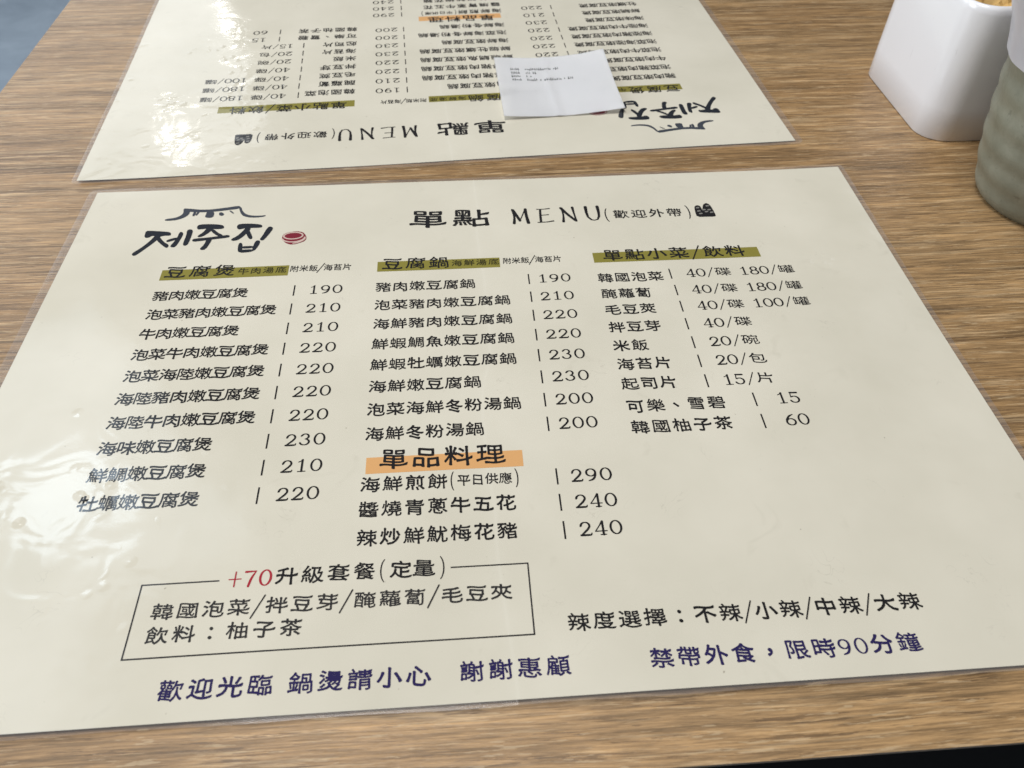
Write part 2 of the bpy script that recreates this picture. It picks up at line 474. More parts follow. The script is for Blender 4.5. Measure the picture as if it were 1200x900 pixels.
def glyph(ch, amt=1.0):
    """outline in a unit box centred on 0, with the brush's wave and rounded corners"""
    global REF
    if REF is None:
        al = [p for lp in raw_outline("國") for p in lp]
        xs, ys = [p[0] for p in al], [p[1] for p in al]
        REF = ((min(xs) + max(xs)) / 2, (min(ys) + max(ys)) / 2, (max(xs) - min(xs)) / 0.86, (max(ys) - min(ys)) / 0.92)
    if (ch, amt) not in GLYPH_CACHE:
        cx, cy, w, h = REF
        out = []
        loops = raw_outline(ch)
        if ch in "：，、":                 # these marks sit in the middle of their square
            al = [p for lp in loops for p in lp]
            cx = (min(p[0] for p in al) + max(p[0] for p in al)) / 2
            cy = (min(p[1] for p in al) + max(p[1] for p in al)) / 2
        big = sum(signed_area(lp) for lp in loops) > 0
        for lp in loops:
            q = [((x - cx) / w, (y - cy) / h) for x, y in lp]
            q = brush_ends(q, big, amt)
            n = len(q)
            sm = []
            for i in range(n):            # cut the sharp corners
                a, b, c = q[i - 1], q[i], q[(i + 1) % n]
                d1 = math.hypot(a[0] - b[0], a[1] - b[1])
                d2 = math.hypot(c[0] - b[0], c[1] - b[1])
                t1, t2 = min(0.3, 0.022 / max(d1, 1e-6)), min(0.3, 0.022 / max(d2, 1e-6))
                sm.append((b[0] + (a[0] - b[0]) * t1, b[1] + (a[1] - b[1]) * t1))
                sm.append((b[0] + (c[0] - b[0]) * t2, b[1] + (c[1] - b[1]) * t2))
            res = []
            for x, y in sm:               # the clerical wave: left head dips, right tail lifts
                low = max(0.0, 0.5 - y)
                y2 = y + 0.030 * math.sin(2 * math.pi * (x + 0.05)) * (-1) + 0.045 * low * (abs(x) * 2) ** 2.2
                x2 = x * (1.0 + 0.13 * max(0.0, low - 0.35))
                res.append((x2, y2))
            out.append(res)
        GLYPH_CACHE[ch, amt] = out
    return GLYPH_CACHE[ch, amt]


# brush strokes (x, y, half width) in a 1 x 1 box, for the digits and Latin letters, which are not in a brush face
def arc(cx, cy, rx, ry, a0, a1, n, w0, w1=None):
    w1 = w0 if w1 is None else w1
    r = []
    for i in range(n + 1):
        a = math.radians(a0 + (a1 - a0) * i / n)
        t = abs(math.cos(a))               # sides heavier than top and bottom
        r.append((cx + rx * math.cos(a), cy + ry * math.sin(a), w0 + (w1 - w0) * t))
    return r


TH, TK = 0.042, 0.080
STROKES = {
    '0': [arc(0.5, 0.5, 0.40, 0.47, 90, 450, 28, TH, TK)],
    '1': [[(0.22, 0.80, TH), (0.42, 0.88, TH), (0.54, 0.97, TK)], [(0.52, 0.96, TK), (0.52, 0.04, TK)], [(0.22, 0.03, TH), (0.82, 0.03, TH)]],
    '2': [[(0.13, 0.70, 0.07)] + arc(0.48, 0.70, 0.33, 0.26, 175, -20, 12, TH, TK) + [(0.62, 0.42, TK), (0.36, 0.22, TK * .9), (0.10, 0.04, TH)],
          [(0.09, 0.05, TK * .9), (0.6, 0.05, TK), (0.86, 0.06, TK * .8), (0.92, 0.17, TH)]],
    '3': [[(0.14, 0.80, 0.06)] + arc(0.46, 0.75, 0.29, 0.22, 150, -80, 12, TH, TK), arc(0.45, 0.28, 0.37, 0.25, 85, -165, 14, TH, TK)],
    '4': [[(0.66, 0.97, TK), (0.40, 0.66, TH), (0.07, 0.29, TH)], [(0.06, 0.28, TH), (0.95, 0.28, TH)], [(0.66, 0.97, TK), (0.66, 0.02, TK)], [(0.44, 0.03, TH), (0.86, 0.03, TH)]],
    '5': [[(0.22, 0.96, TK), (0.82, 0.94, TK)], [(0.24, 0.96, TH), (0.18, 0.55, TH)], [(0.18, 0.55, TH)] + arc(0.45, 0.32, 0.38, 0.29, 125, -160, 16, TH, TK)],
    '6': [[(0.80, 0.95, TH), (0.45, 0.80, TK), (0.16, 0.48, TK)], arc(0.5, 0.30, 0.37, 0.28, 0, 360, 24, TH, TK)],
    '7': [[(0.10, 0.92, TK), (0.88, 0.94, TH)], [(0.86, 0.93, TH), (0.58, 0.5, TK), (0.42, 0.02, TK)]],
    '8': [arc(0.5, 0.74, 0.30, 0.22, 0, 360, 22, TH, TK), arc(0.5, 0.27, 0.38, 0.25, 0, 360, 24, TH, TK)],
    '9': [arc(0.47, 0.67, 0.36, 0.28, 0, 360, 24, TH, TK), [(0.83, 0.70, TK), (0.80, 0.42, TK), (0.60, 0.14, TK), (0.24, 0.03, TH)]],
    '/': [[(0.02, -0.10, 0.040), (0.98, 1.10, 0.040)]],
    '+': [[(0.05, 0.5, 0.04), (0.95, 0.5, 0.04)], [(0.5, 0.05, 0.05), (0.5, 0.95, 0.05)]],
    '(': [arc(0.95, 0.5, 0.75, 0.62, 118, 242, 10, 0.012, 0.032)],
    ')': [arc(0.05, 0.5, 0.75, 0.62, 62, -62, 10, 0.012, 0.032)],
    'M': [[(0.07, 0.98, 0.06), (0.15, 0.5, 0.055), (0.10, 0.03, 0.075)], [(0.10, 0.95, 0.08), (0.30, 0.55, 0.075), (0.46, 0.20, 0.07)],
          [(0.46, 0.20, 0.03), (0.66, 0.6, 0.03), (0.84, 0.96, 0.04)], [(0.86, 0.99, 0.075), (0.88, 0.5, 0.075), (0.95, 0.03, 0.085)]],
    'E': [[(0.30, 0.92, 0.055), (0.26, 0.5, 0.06), (0.24, 0.07, 0.06)], [(0.08, 0.94, 0.03), (0.5, 0.94, 0.03), (0.86, 0.97, 0.04)],
          [(0.27, 0.52, 0.026), (0.75, 0.54, 0.034)], [(0.06, 0.04, 0.035), (0.6, 0.05, 0.035), (0.98, 0.10, 0.05)]],
    'N': [[(0.13, 0.98, 0.05), (0.18, 0.5, 0.045), (0.12, 0.02, 0.07)], [(0.10, 0.97, 0.08), (0.45, 0.5, 0.075), (0.86, 0.06, 0.07)],
          [(0.80, 0.99, 0.07), (0.84, 0.5, 0.045), (0.90, 0.03, 0.05)]],
    'U': [[(0.14, 0.98, 0.085), (0.13, 0.6, 0.07), (0.17, 0.28, 0.055), (0.34, 0.08, 0.05), (0.52, 0.04, 0.035), (0.72, 0.09, 0.045), (0.84, 0.30, 0.06), (0.87, 0.6, 0.07), (0.86, 0.98, 0.085)]],
}


def catmull(pts, sub=4):
    if len(pts) < 3:
        return pts
    out = []
    for i in range(len(pts) - 1):
        p0, p1, p2, p3 = pts[max(0, i - 1)], pts[i], pts[i + 1], pts[min(len(pts) - 1, i + 2)]
        for j in range(sub):
            t = j / sub
            out.append(tuple(0.5 * (2 * b + (c - a) * t + (2 * a - 5 * b + 4 * c - d) * t * t + (3 * b - a - 3 * c + d) * t ** 3)
                             for a, b, c, d in zip(p0, p1, p2, p3)))
    out.append(pts[-1])
    return out


def add_stroke(bm, pts, z, cap=True):
    """a ribbon of varying width with round ends; pts are (x, y, half width) in mm"""
    n = len(pts)
    closed = n > 6 and math.hypot(pts[0][0] - pts[-1][0], pts[0][1] - pts[-1][1]) < 1e-4
    if closed:
        pts = pts[:-1]
        n -= 1
    L, R = [], []
    for i, (x, y, w) in enumerate(pts):
        a = pts[(i - 1) % n] if closed else pts[max(0, i - 1)]
        b = pts[(i + 1) % n] if closed else pts[min(n - 1, i + 1)]
        dx, dy = b[0] - a[0], b[1] - a[1]
        d = math.hypot(dx, dy) or 1.0
        nx, ny = -dy / d, dx / d
        L.append(bm.verts.new((x + nx * w, y + ny * w, z)))
        R.append(bm.verts.new((x - nx * w, y - ny * w, z)))
    for i in range(n if closed else n - 1):
        j = (i + 1) % n
        bm.faces.new((R[i], R[j], L[j], L[i]))
    if not closed and cap:
        for i, k in ((0, 1), (n - 1, n - 2)):
            x, y, w = pts[i]
            dx, dy = x - pts[k][0], y - pts[k][1]
            a0 = math.atan2(dy, dx)
            arcv = [bm.verts.new((x + w * math.cos(a0 + math.radians(t)), y + w * math.sin(a0 + math.radians(t)), z)) for t in (-50, 0, 50)]
            ends = [L[i], R[i]]
            ring = sorted(arcv + ends, key=lambda v: ((math.atan2(v.co.y - y, v.co.x - x) - a0 + math.pi) % (2 * math.pi)))
            bm.faces.new(ring)


def sheet_height(x, y):
    """gentle unevenness of a laminated sheet, in mm, over its own coordinates in mm"""
    h = 0.16 * math.sin(x * 0.021 + 0.6) * math.cos(y * 0.027 - 0.3) + 0.10 * math.sin(x * 0.047 - y * 0.031 + 1.1)
    ex, ey = max(0.0, abs(x) - 150) / 60, max(0.0, abs(y) - 105) / 43
    h += 0.2 * ex * ex * ey
    h += 0.55 * max(0.0, (x - 120) / 90) ** 2 * max(0.0, (y - 60) / 88)
    h += 1.0 * max(0.0, (-y - 112) / 36) ** 2       # the near edge has curled up a little
    return 0.62 + h


INK_RISE = 0.05


def settle(me, rise):
    """drop a flat print in mm onto the sheet and scale it to metres"""
    for v in me.vertices:
        v.co = (v.co.x * MM, v.co.y * MM, (sheet_height(v.co.x, v.co.y) + rise + v.co.z) * MM)


FILLED = {}


def filled_glyph(ch):
    if ch not in FILLED:
        for amt in ((0.25, 0.0) if ch in '雪罐鐘' else (1.0, 0.7, 0.45, 0.25, 0.0)):     # ease the flare where strokes would run into each other
            loops = glyph(ch, amt)
            fm = fill_outlines([[(x * 8, y * 8) for x, y in lp] for lp in loops])
            want = abs(sum(signed_area(lp) for lp in loops))
            got = sum(p.area for p in fm.polygons) / 64
            if abs(got - want) < 0.02 * want or amt == 0.0:
                break
            bpy.data.meshes.remove(fm)
        ink = sum(p.area for p in fm.polygons) / 64
        thin = min(0.9, max(0.5, 0.9 - (ink - 0.28) / 0.32))     # crowded characters get finer strokes
        FILLED[ch] = ([(v.co.x / 8, v.co.y / 8) for v in fm.vertices], [tuple(p.vertices) for p in fm.polygons], thin)
        bpy.data.meshes.remove(fm)
    return FILLED[ch]


def fill_outlines(loops):
    cu = bpy.data.curves.new("ink", 'CURVE')
    cu.dimensions = '2D'
    cu.fill_mode = 'BOTH'
    for lp in loops:
        sp = cu.splines.new('POLY')
        sp.points.add(len(lp) - 1)
        for p, (x, y) in zip(sp.points, lp):
            p.co = (x, y, 0, 1)
        sp.use_cyclic_u = True
    o = bpy.data.objects.new("ink", cu)
    C.objects.link(o)
    dg = bpy.context.evaluated_depsgraph_get()
    me = bpy.data.meshes.new_from_object(o.evaluated_get(dg))
    bpy.data.objects.remove(o)
    bpy.data.curves.remove(cu)
    return me


def text_part(name, text, xl, xr, yc, cw, ch, mat, parent, bold=0.018, dw=4.9, dh=6.1, narrow=0.62, slash=0.55, rise=INK_RISE):
    """one printed line, from xl to xr, centred on height yc (all mm on the sheet)"""
    adv, half = [], []
    for c in text:
        if c in STROKES:
            adv.append(slash if c == '/' else 0.55 if c in '()' else narrow)
            half.append(dh * 0.29 if c == '/' else dw * 0.22 if c in '()' else dw / 2)
        elif c == ' ':
            adv.append(0.5)
            half.append(0)
        else:
            adv.append(1.0)
            half.append(cw / 2)
    cen, s = [], 0.0
    for a in adv:
        cen.append(s + a / 2)
        s += a
    if len(text) > 1:
        P = (xr - xl - half[0] - half[-1]) / (cen[-1] - cen[0])
        X = [xl + half[0] + (c - cen[0]) * P for c in cen]
    else:
        X = [(xl + xr) / 2]
    bm = bmesh.new()
    zz = 0.0
    for c, x in zip(text, X):
        if c == ' ':
            continue
        jit = random.uniform(-0.012, 0.012) * ch
        if c in STROKES:
            w = dh * 0.58 if c == '/' else dw * 0.6 if c in '()' else dw
            hh = dh
            for st in STROKES[c]:
                zz += 0.0012
                unit = (w + hh) / 2 if c not in '/()' else hh
                pts = [(x + (px - 0.5) * w, yc + (py - 0.5) * hh + (ch - dh) * 0.0, pw * unit) for px, py, pw in catmull(st, 4 if len(st) < 9 else 1)]
                add_stroke(bm, pts, zz)
        else:
            gv, gf, thin = filled_glyph(c)
            bx, by = bold * 0.62 * thin, bold * thin
            shifts = [(0, 0)] if bold <= 0 else [(0, 0), (bx, 0.3 * by), (-bx, -0.3 * by), (0.3 * bx, by), (-0.3 * bx, -by), (-bx * .7, by * .7), (bx * .7, -by * .7)]
            for sx, sy in shifts:         # a loaded brush: the outline thickened, more across than along
                zz += 0.0004
                vv = [bm.verts.new((x + (px + sx) * cw, yc + jit + (py + sy) * ch, zz)) for px, py in gv]
                for f in gf:
                    bm.faces.new([vv[q] for q in f])
    me = bpy.data.meshes.new(name)
    for f in bm.faces:
        f.normal_update()
        if f.normal.z < 0:
            f.normal_flip()
    bm.to_mesh(me)
    bm.free()
    settle(me, rise)
    me.materials.append(mat)
    return link(bpy.data.objects.new(name, me), parent)


def shape_part(name, loops, mat, parent, rise, soften=True):
    """several traced brush marks of one print"""
    bm = bmesh.new()
    for i, lp in enumerate(loops):
        pts = lp
        if soften:
            pts = []
            n = len(lp)
            for k in range(n):
                a, b, c = lp[k - 1], lp[k], lp[(k + 1) % n]
                pts.append((b[0] * .75 + a[0] * .25, b[1] * .75 + a[1] * .25))
                pts.append((b[0] * .75 + c[0] * .25, b[1] * .75 + c[1] * .25))
        fm = fill_outlines([pts])
        for v in fm.vertices:
            v.co.z = i * 0.0015
        bm.from_mesh(fm)
        bpy.data.meshes.remove(fm)
    me = bpy.data.meshes.new(name)
    for f in bm.faces:
        f.normal_update()
        if f.normal.z < 0:
            f.normal_flip()
    bm.to_mesh(me)
    bm.free()
    settle(me, rise)
    me.materials.append(mat)
    return link(bpy.data.objects.new(name, me), parent)


def patch_part(name, rects, mat, parent, rise, step=4.0):
    """flat printed rectangles (x0, y0, x1, y1), cut fine enough to follow the sheet"""
    bm = bmesh.new()
    for x0, y0, x1, y1 in rects:
        nx, ny = max(1, int((x1 - x0) / step)), max(1, int((y1 - y0) / step))
        vs = [[bm.verts.new((x0 + (x1 - x0) * i / nx, y0 + (y1 - y0) * j / ny, 0)) for i in range(nx + 1)] for j in range(ny + 1)]
        for j in range(ny):
            for i in range(nx):
                bm.faces.new((vs[j][i], vs[j][i + 1], vs[j + 1][i + 1], vs[j + 1][i]))
    me = bpy.data.meshes.new(name)
    bm.to_mesh(me)
    bm.free()
    settle(me, rise)
    me.materials.append(mat)
    return link(bpy.data.objects.new(name, me), parent)


# ------------------------------------------------------------------ the menu
def build_menu():
    m = thing("menu", "cream laminated menu in front, its print upright and nothing lying on it", "menu", (0, 0, 0), 0.0, "laminated menus on the table")
    PW, PH = 210.0, 148.5
    # paper
    bm = bmesh.new()
    nx, ny = 140, 100
    vs = [[bm.verts.new((-PW + 2 * PW * i / nx, -PH + 2 * PH * j / ny, 0)) for i in range(nx + 1)] for j in range(ny + 1)]
    for j in range(ny):
        for i in range(nx):
            bm.faces.new((vs[j][i], vs[j][i + 1], vs[j + 1][i + 1], vs[j + 1][i]))
    me = bpy.data.meshes.new("paper_sheet")
    bm.to_mesh(me)
    bm.free()
    settle(me, 0.0)
    for f in me.polygons:
        f.use_smooth = True
    me.materials.append(PAPER)
    link(bpy.data.objects.new("paper_sheet", me), m)
    # the clear film that sticks out all round the paper, a thin closed ring
    bm = bmesh.new()
    L, R, T, B = 4.6, 3.0, 3.0, 1.7
    inner, outer = [], []

    def rim(x0, x1, y0, y1, r):
        pts = []
        for cx, cy, a0 in ((x1 - r, y1 - r, 0), (x0 + r, y1 - r, 90), (x0 + r, y0 + r, 180), (x1 - r, y0 + r, 270)):
            arcp = [(cx + r * math.cos(math.radians(a0 + 90 * k / 4)), cy + r * math.sin(math.radians(a0 + 90 * k / 4))) for k in range(5)]
            pts.append(arcp)
        out = []
        for k in range(4):
            out += pts[k]
            a, b = pts[k][-1], pts[(k + 1) % 4][0]
            for i in range(1, 60):
                out.append((a[0] + (b[0] - a[0]) * i / 60, a[1] + (b[1] - a[1]) * i / 60))
        return out
    inn = rim(-PW + 0.15, PW - 0.15, -PH + 0.15, PH - 0.15, 0.2)
    mid = rim(-PW - L * .5, PW + R * .5, -PH - B * .5, PH + T * .5, 2.0)
    out = rim(-PW - L, PW + R, -PH - B, PH + T, 4.0)
    for k in range(len(out)):             # a slightly wavy cut
        out[k] = (out[k][0], out[k][1] + 0.25 * math.sin(out[k][0] * 0.09))
    rings = []
    for pts, z in ((inn, 0.06), (mid, 0.02), (out, -0.12), (out, -0.30), (mid, -0.2), (inn, -0.1)):
        rings.append([bm.verts.new((x, y, z)) for x, y in pts])
    n = len(out)
    for a in range(6):
        for i in range(n):
            bm.faces.new((rings[a][i], rings[a][(i + 1) % n], rings[(a + 1) % 6][(i + 1) % n], rings[(a + 1) % 6][i]))
    bmesh.ops.recalc_face_normals(bm, faces=bm.faces[:])
    me = bpy.data.meshes.new("laminate_border")
    bm.to_mesh(me)
    bm.free()
    settle(me, 0.0)
    me.materials.append(FILM)
    link(bpy.data.objects.new("laminate_border", me), m)

    # ---- heading and logo
    logo = shape_part("logo_lettering", TRACE_SYLLABLES, LOGO_INK, m, 0.05)
    shape_part("logo_roof", TRACE_ROOF, ROOF_INK, logo, 0.05)
    em = shape_part("logo_emblem", TRACE_EMBLEM, DARK_RED_INK, m, 0.05)
    bm = bmesh.new()
    for i, pts in enumerate(TRACE_RING):
        add_stroke(bm, [(x, y, 0.42) for x, y in pts], i * 0.002)
    me = bpy.data.meshes.new("emblem_ring")
    bm.to_mesh(me)
    bm.free()
    settle(me, 0.075)
    me.materials.append(PINK_INK)
    link(bpy.data.objects.new("emblem_ring", me), em)
    text_part("title", "單點", -37.2, 5.5, 112.0, 19.4, 15.8, INK, m, bold=0.030)
    text_part("title_word", "MENU", 17.6, 66.0, 112.2, 9.6, 13.6, INK, m, dw=9.0, dh=13.4)
    text_part("takeaway_note", "(歡迎外帶)", 68.0, 114.3, 110.3, 8.2, 7.6, INK, m, bold=0.026, dw=5.0, dh=11.0)
    ic = shape_part("takeaway_icon", TRACE_ICON, INK, m, 0.05)
    bm = bmesh.new()
    for i, (x, y) in enumerate(TRACE_DOTS):
        add_stroke(bm, [(x - 0.5, y, 0.55), (x + 0.5, y + 0.2, 0.55)], i * 0.0005)
    me = bpy.data.meshes.new("icon_dot")
    bm.to_mesh(me)
    bm.free()
    settle(me, 0.075)
    me.materials.append(laminated_material("pale_grey_ink", (0.22, 0.21, 0.19)))
    link(bpy.data.objects.new("icon_dot", me), ic)

    # ---- the three olive headings and the orange one
    def heading(rect, mat, text, xl, xr, y, cw, ch, bold, sub=None):
        bar = patch_part("heading_bar", [rect], mat, m, 0.03)
        text_part("heading_text", text, xl, xr, y, cw, ch, INK, bar, bold=bold, rise=0.07, slash=0.55, dh=9.0)
        if sub:
            text_part("heading_note", sub[0], sub[1], sub[2], 73.7, 5.2, 4.9, OLIVE_TEXT, bar, bold=0.021, rise=0.07)
            text_part("side_note", "附米飯/海苔片", sub[3], sub[4], 74.0, 4.3, 5.0, INK, m, bold=0.024, dw=4.2, dh=6.0)
    heading((-158.9, 69.2, -96.5, 77.2), OLIVE_INK, "豆腐煲", -157.0, -123.3, 75.0, 9.8, 9.0, 0.027, ("牛肉湯底", -121.4, -97.7, -95.9, -65.5))
    heading((-52.6, 69.3, 8.8, 77.1), OLIVE_INK, "豆腐鍋", -50.1, -16.9, 74.8, 9.8, 9.0, 0.027, ("海鮮湯底", -15.5, 8.3, 10.3, 40.1))
    heading((56.4, 69.6, 142.2, 77.7), OLIVE_INK, "單點小菜/飲料", 61.5, 134.7, 75.0, 9.8, 9.0, 0.027)
    heading((-51.6, -56.0, 10.5, -47.9), ORANGE_INK, "單品料理", -46.3, 3.2, -49.5, 11.0, 10.2, 0.026)

    # ---- dishes and prices
    def row(text, xl, xr, y, price, pl, pr, py, bx):
        text_part("dish_name", text, xl, xr, y, 7.4, 7.2, INK, m, bold=0.031)
        pr_o = text_part("price", price, pl, pr, py, 7.8, 6.4, INK, m, bold=0.013)
        patch_part("price_divider", [(bx - 0.34, py - 3.9, bx + 0.34, py + 3.9)], INK, pr_o, INK_RISE, 2.0)

    col1 = [("豬肉嫩豆腐煲", 190), ("泡菜豬肉嫩豆腐煲", 210), ("牛肉嫩豆腐煲", 210), ("泡菜牛肉嫩豆腐煲", 220), ("泡菜海陸嫩豆腐煲", 220),
            ("海陸豬肉嫩豆腐煲", 220), ("海陸牛肉嫩豆腐煲", 220), ("海味嫩豆腐煲", 230), ("鮮鯛嫩豆腐煲", 210), ("牡蠣嫩豆腐煲", 220)]
    for i, (t, pr) in enumerate(col1):
        y = 57.3 - 13.43 * i
        row(t, -159.1, -114.1 if len(t) == 6 else -98.9, y, str(pr), -85.0, -68.7, y + 0.1, -92.0)
    col2 = [("豬肉嫩豆腐鍋", 190), ("泡菜豬肉嫩豆腐鍋", 210), ("海鮮豬肉嫩豆腐鍋", 220), ("鮮蝦鯛魚嫩豆腐鍋", 220), ("鮮蝦牡蠣嫩豆腐鍋", 230),
            ("海鮮嫩豆腐鍋", 230), ("泡菜海鮮冬粉湯鍋", 200), ("海鮮冬粉湯鍋", 200)]
    for i, (t, pr) in enumerate(col2):
        y = 57.2 - 13.3 * i
        row(t, -52.7, -4.3 if len(t) == 6 else 12.0, y, str(pr), 26.7, 43.0, 58.9 - 13.4 * i, 22.3)
    row("海鮮煎餅", -53.2, -19.8, -61.5, "290", 28.5, 44.8, -61.8, 23.1)
    text_part("weekday_note", "(平日供應)", -18.3, 7.9, -61.5, 5.0, 5.4, INK, m, bold=0.024, dw=3.6, dh=8.0)
    row("醬燒青蔥牛五花", -53.2, 6.1, -73.0, "240", 28.6, 44.9, -74.0, 23.1)
    row("辣炒鮮魷梅花豬", -53.2, 5.8, -85.4, "240", 28.7, 44.9, -86.4, 23.2)
    col3 = [("韓國泡菜", 57.2, "40/碟 180/罐", 58.8, 93.0), ("醃蘿蔔", 45.1, "40/碟 180/罐", 46.2, 93.3), ("毛豆莢", 33.5, "40/碟 100/罐", 34.3, 93.3),
            ("拌豆芽", 21.3, "40/碟", 21.9, 93.2), ("米飯", 8.9, "20/碗", 9.4, 93.4), ("海苔片", -2.8, "20/包", -2.6, 93.5),
            ("起司片", -14.7, "15/片", -14.9, 93.7), ("可樂、雪碧", -27.7, "15", -27.0, 111.7), ("韓國柚子茶", -39.3, "60", -39.2, 111.9)]
    ends = {2: 72.4, 3: 80.6, 4: 88.9, 5: 98.6}
    for t, y, pr, py, bx in col3:
        pl, pe = (121.0, 131.4) if len(pr) == 2 else (100.8, 155.6 if len(pr) > 5 else 123.7)
        row(t, 56.4, ends[len(t)], y, pr, pl, pe, py, bx)

    # ---- the boxed offer and the lines at the foot
    lw = 0.28
    box = patch_part("offer_frame", [(-126.7 - lw, -126.6 - lw, 8.5 + lw, -126.6 + lw), (-126.7 - lw, -126.6 + lw, -126.7 + lw, -99.4 + lw),
                                     (8.5 - lw, -126.6 + lw, 8.5 + lw, -99.4 + lw), (-126.7 + lw, -99.4 - lw, -100.1, -99.4 + lw), (-19.1, -99.4 - lw, 8.5 - lw, -99.4 + lw)],
                     GREY_INK, m, INK_RISE)
    text_part("offer_price", "+70", -97.0, -81.8, -99.2, 5, 5, RED_INK, box, dw=4.6, dh=6.4)
    text_part("offer_title", "升級套餐", -80.5, -45.8, -99.2, 7.6, 6.9, INK, box, bold=0.030)
    text_part("offer_title_note", "(定量)", -44.0, -21.3, -99.2, 7.6, 6.9, INK, box, bold=0.030, dw=5.0, dh=8.2)
    text_part("offer_dishes", "韓國泡菜/拌豆芽/醃蘿蔔/毛豆夾", -121.0, 2.0, -110.3, 7.3, 6.2, GREY_INK, box, bold=0.024, slash=0.5, dw=7.0, dh=7.0)
    text_part("offer_drink", "飲料：柚子茶", -120.9, -69.4, -118.9, 7.3, 6.3, GREY_INK, box, bold=0.024)
    text_part("welcome_line", "歡迎光臨", -112.3, -76.5, -138.3, 7.8, 7.0, NAVY_INK, m, bold=0.034)
    text_part("hot_pot_warning", "鍋燙請小心", -71.4, -26.2, -138.6, 7.8, 7.0, NAVY_INK, m, bold=0.034)
    text_part("thanks_line", "謝謝惠顧", -16.8, 19.1, -138.3, 7.8, 7.0, NAVY_INK, m, bold=0.034)
    text_part("spice_choices", "辣度選擇：不辣/小辣/中辣/大辣", 20.1, 142.9, -123.4, 7.5, 6.6, INK, m, bold=0.030, slash=0.42, dw=5.6, dh=6.6)
    text_part("house_rules", "禁帶外食，限時90分鐘", 45.5, 136.3, -138.1, 7.7, 6.9, NAVY_INK, m, bold=0.034, dw=4.5, dh=5.6, narrow=0.60)
    return m


def copy_thing(root):
    r = root.copy()
    C.objects.link(r)
    for ch in list(root.children):
        c = ch.copy()
        C.objects.link(c)
        c.parent = r
        for sub in ch.children:
            d = sub.copy()
            C.objects.link(d)
            d.parent = c
    return r


# ------------------------------------------------------------------ the paper slip
def build_slip():
    white = plain("thermal_paper", (0.92, 0.92, 0.935), 0.55, 0.35, mottle=0.015, scale=30)
    t = thing("paper_slip", "small white printed paper slip lying on the upside-down menu", "receipt", (0.0575, 0.2555, 0.0012))
    # corners of the slip on the table, mm about its middle
    bl, br, tr, tl = (-37.5, -41.0), (39.5, -36.0), (36.5, 41.0), (-39.5, 40.5)

    def at(u, v):
        x = bl[0] * (1 - u) * (1 - v) + br[0] * u * (1 - v) + tr[0] * u * v + tl[0] * (1 - u) * v
        y = bl[1] * (1 - u) * (1 - v) + br[1] * u * (1 - v) + tr[1] * u * v + tl[1] * (1 - u) * v
        z = 0.2 + 3.6 * max(0.0, abs(u - 0.47) - 0.03) ** 1.4 * 2 + 2.4 * v * v * u + 0.35 * math.exp(-((u - 0.45) / 0.03) ** 2)
        z += 2.2 * max(0.0, u - 0.8) * max(0.0, v - 0.5) * 10 * 0.5
        return x, y, z

    def grid(u0, u1, v0, v1, nu, nv, rise, bm):
        vs = [[bm.verts.new(tuple(MM * q for q in (lambda a: (a[0], a[1], a[2] + rise))(at(u0 + (u1 - u0) * i / nu, v0 + (v1 - v0) * j / nv)))) for i in range(nu + 1)] for j in range(nv + 1)]
        for j in range(nv):
            for i in range(nu):
                bm.faces.new((vs[j][i], vs[j][i + 1], vs[j + 1][i + 1], vs[j + 1][i]))
    bm = bmesh.new()
    grid(0, 1, 0, 1, 40, 30, 0, bm)
    geom = bmesh.ops.solidify(bm, geom=bm.faces[:], thickness=0.00008)
    from_bm("slip_sheet", bm, white, t, True)
    ink = plain("faded_ink", (0.035, 0.035, 0.04), 0.6, 0.3)
    rng = random.Random(3)
    # rows of small faded print, read only as marks at this size
    for v, segs in ((0.80, [(0.13, 0.20), (0.26, 0.55)]), (0.735, [(0.13, 0.20), (0.26, 0.35)]), (0.675, [(0.13, 0.20), (0.26, 0.30)]), (0.615, [(0.13, 0.21), (0.26, 0.66)])):
        bm = bmesh.new()
        for u0, u1 in segs:
            u = u0
            while u < u1:
                w = rng.uniform(0.008, 0.016)
                h = rng.uniform(0.020, 0.032)
                grid(u, u + w * 0.8, v - h, v - 0.005, 1, 1, 0.05, bm)
                if rng.random() < 0.7:
                    grid(u + w * 0.1, u + w * 0.6, v, v + h * 0.4, 1, 1, 0.05, bm)
                u += w + 0.004 + (0.02 if rng.random() < 0.12 else 0)
        from_bm("printed_row", bm, ink, t)
    return t


# ------------------------------------------------------------------ white square container, its contents, the ridged cup and its bag
def rounded_square(a, r, seg=8):
    pts = []
    for cx, cy, a0 in ((a - r, a - r, 0), (-a + r, a - r, 90), (-a + r, -a + r, 180), (a - r, -a + r, 270)):
        for k in range(seg + 1):
            t = math.radians(a0 + 90 * k / seg)
            pts.append((cx + r * math.cos(t), cy + r * math.sin(t)))
    return pts


def loft(bm, rings, close_first=False, close_last=False):
    vs = [[bm.verts.new(p) for p in ring] for ring in rings]
    n = len(vs[0])
    for a, b in zip(vs, vs[1:]):
        for i in range(n):
            bm.faces.new((a[i], a[(i + 1) % n], b[(i + 1) % n], b[i]))
    if close_first:
        bm.faces.new(vs[0][::-1])
    if close_last:
        bm.faces.new(vs[-1])


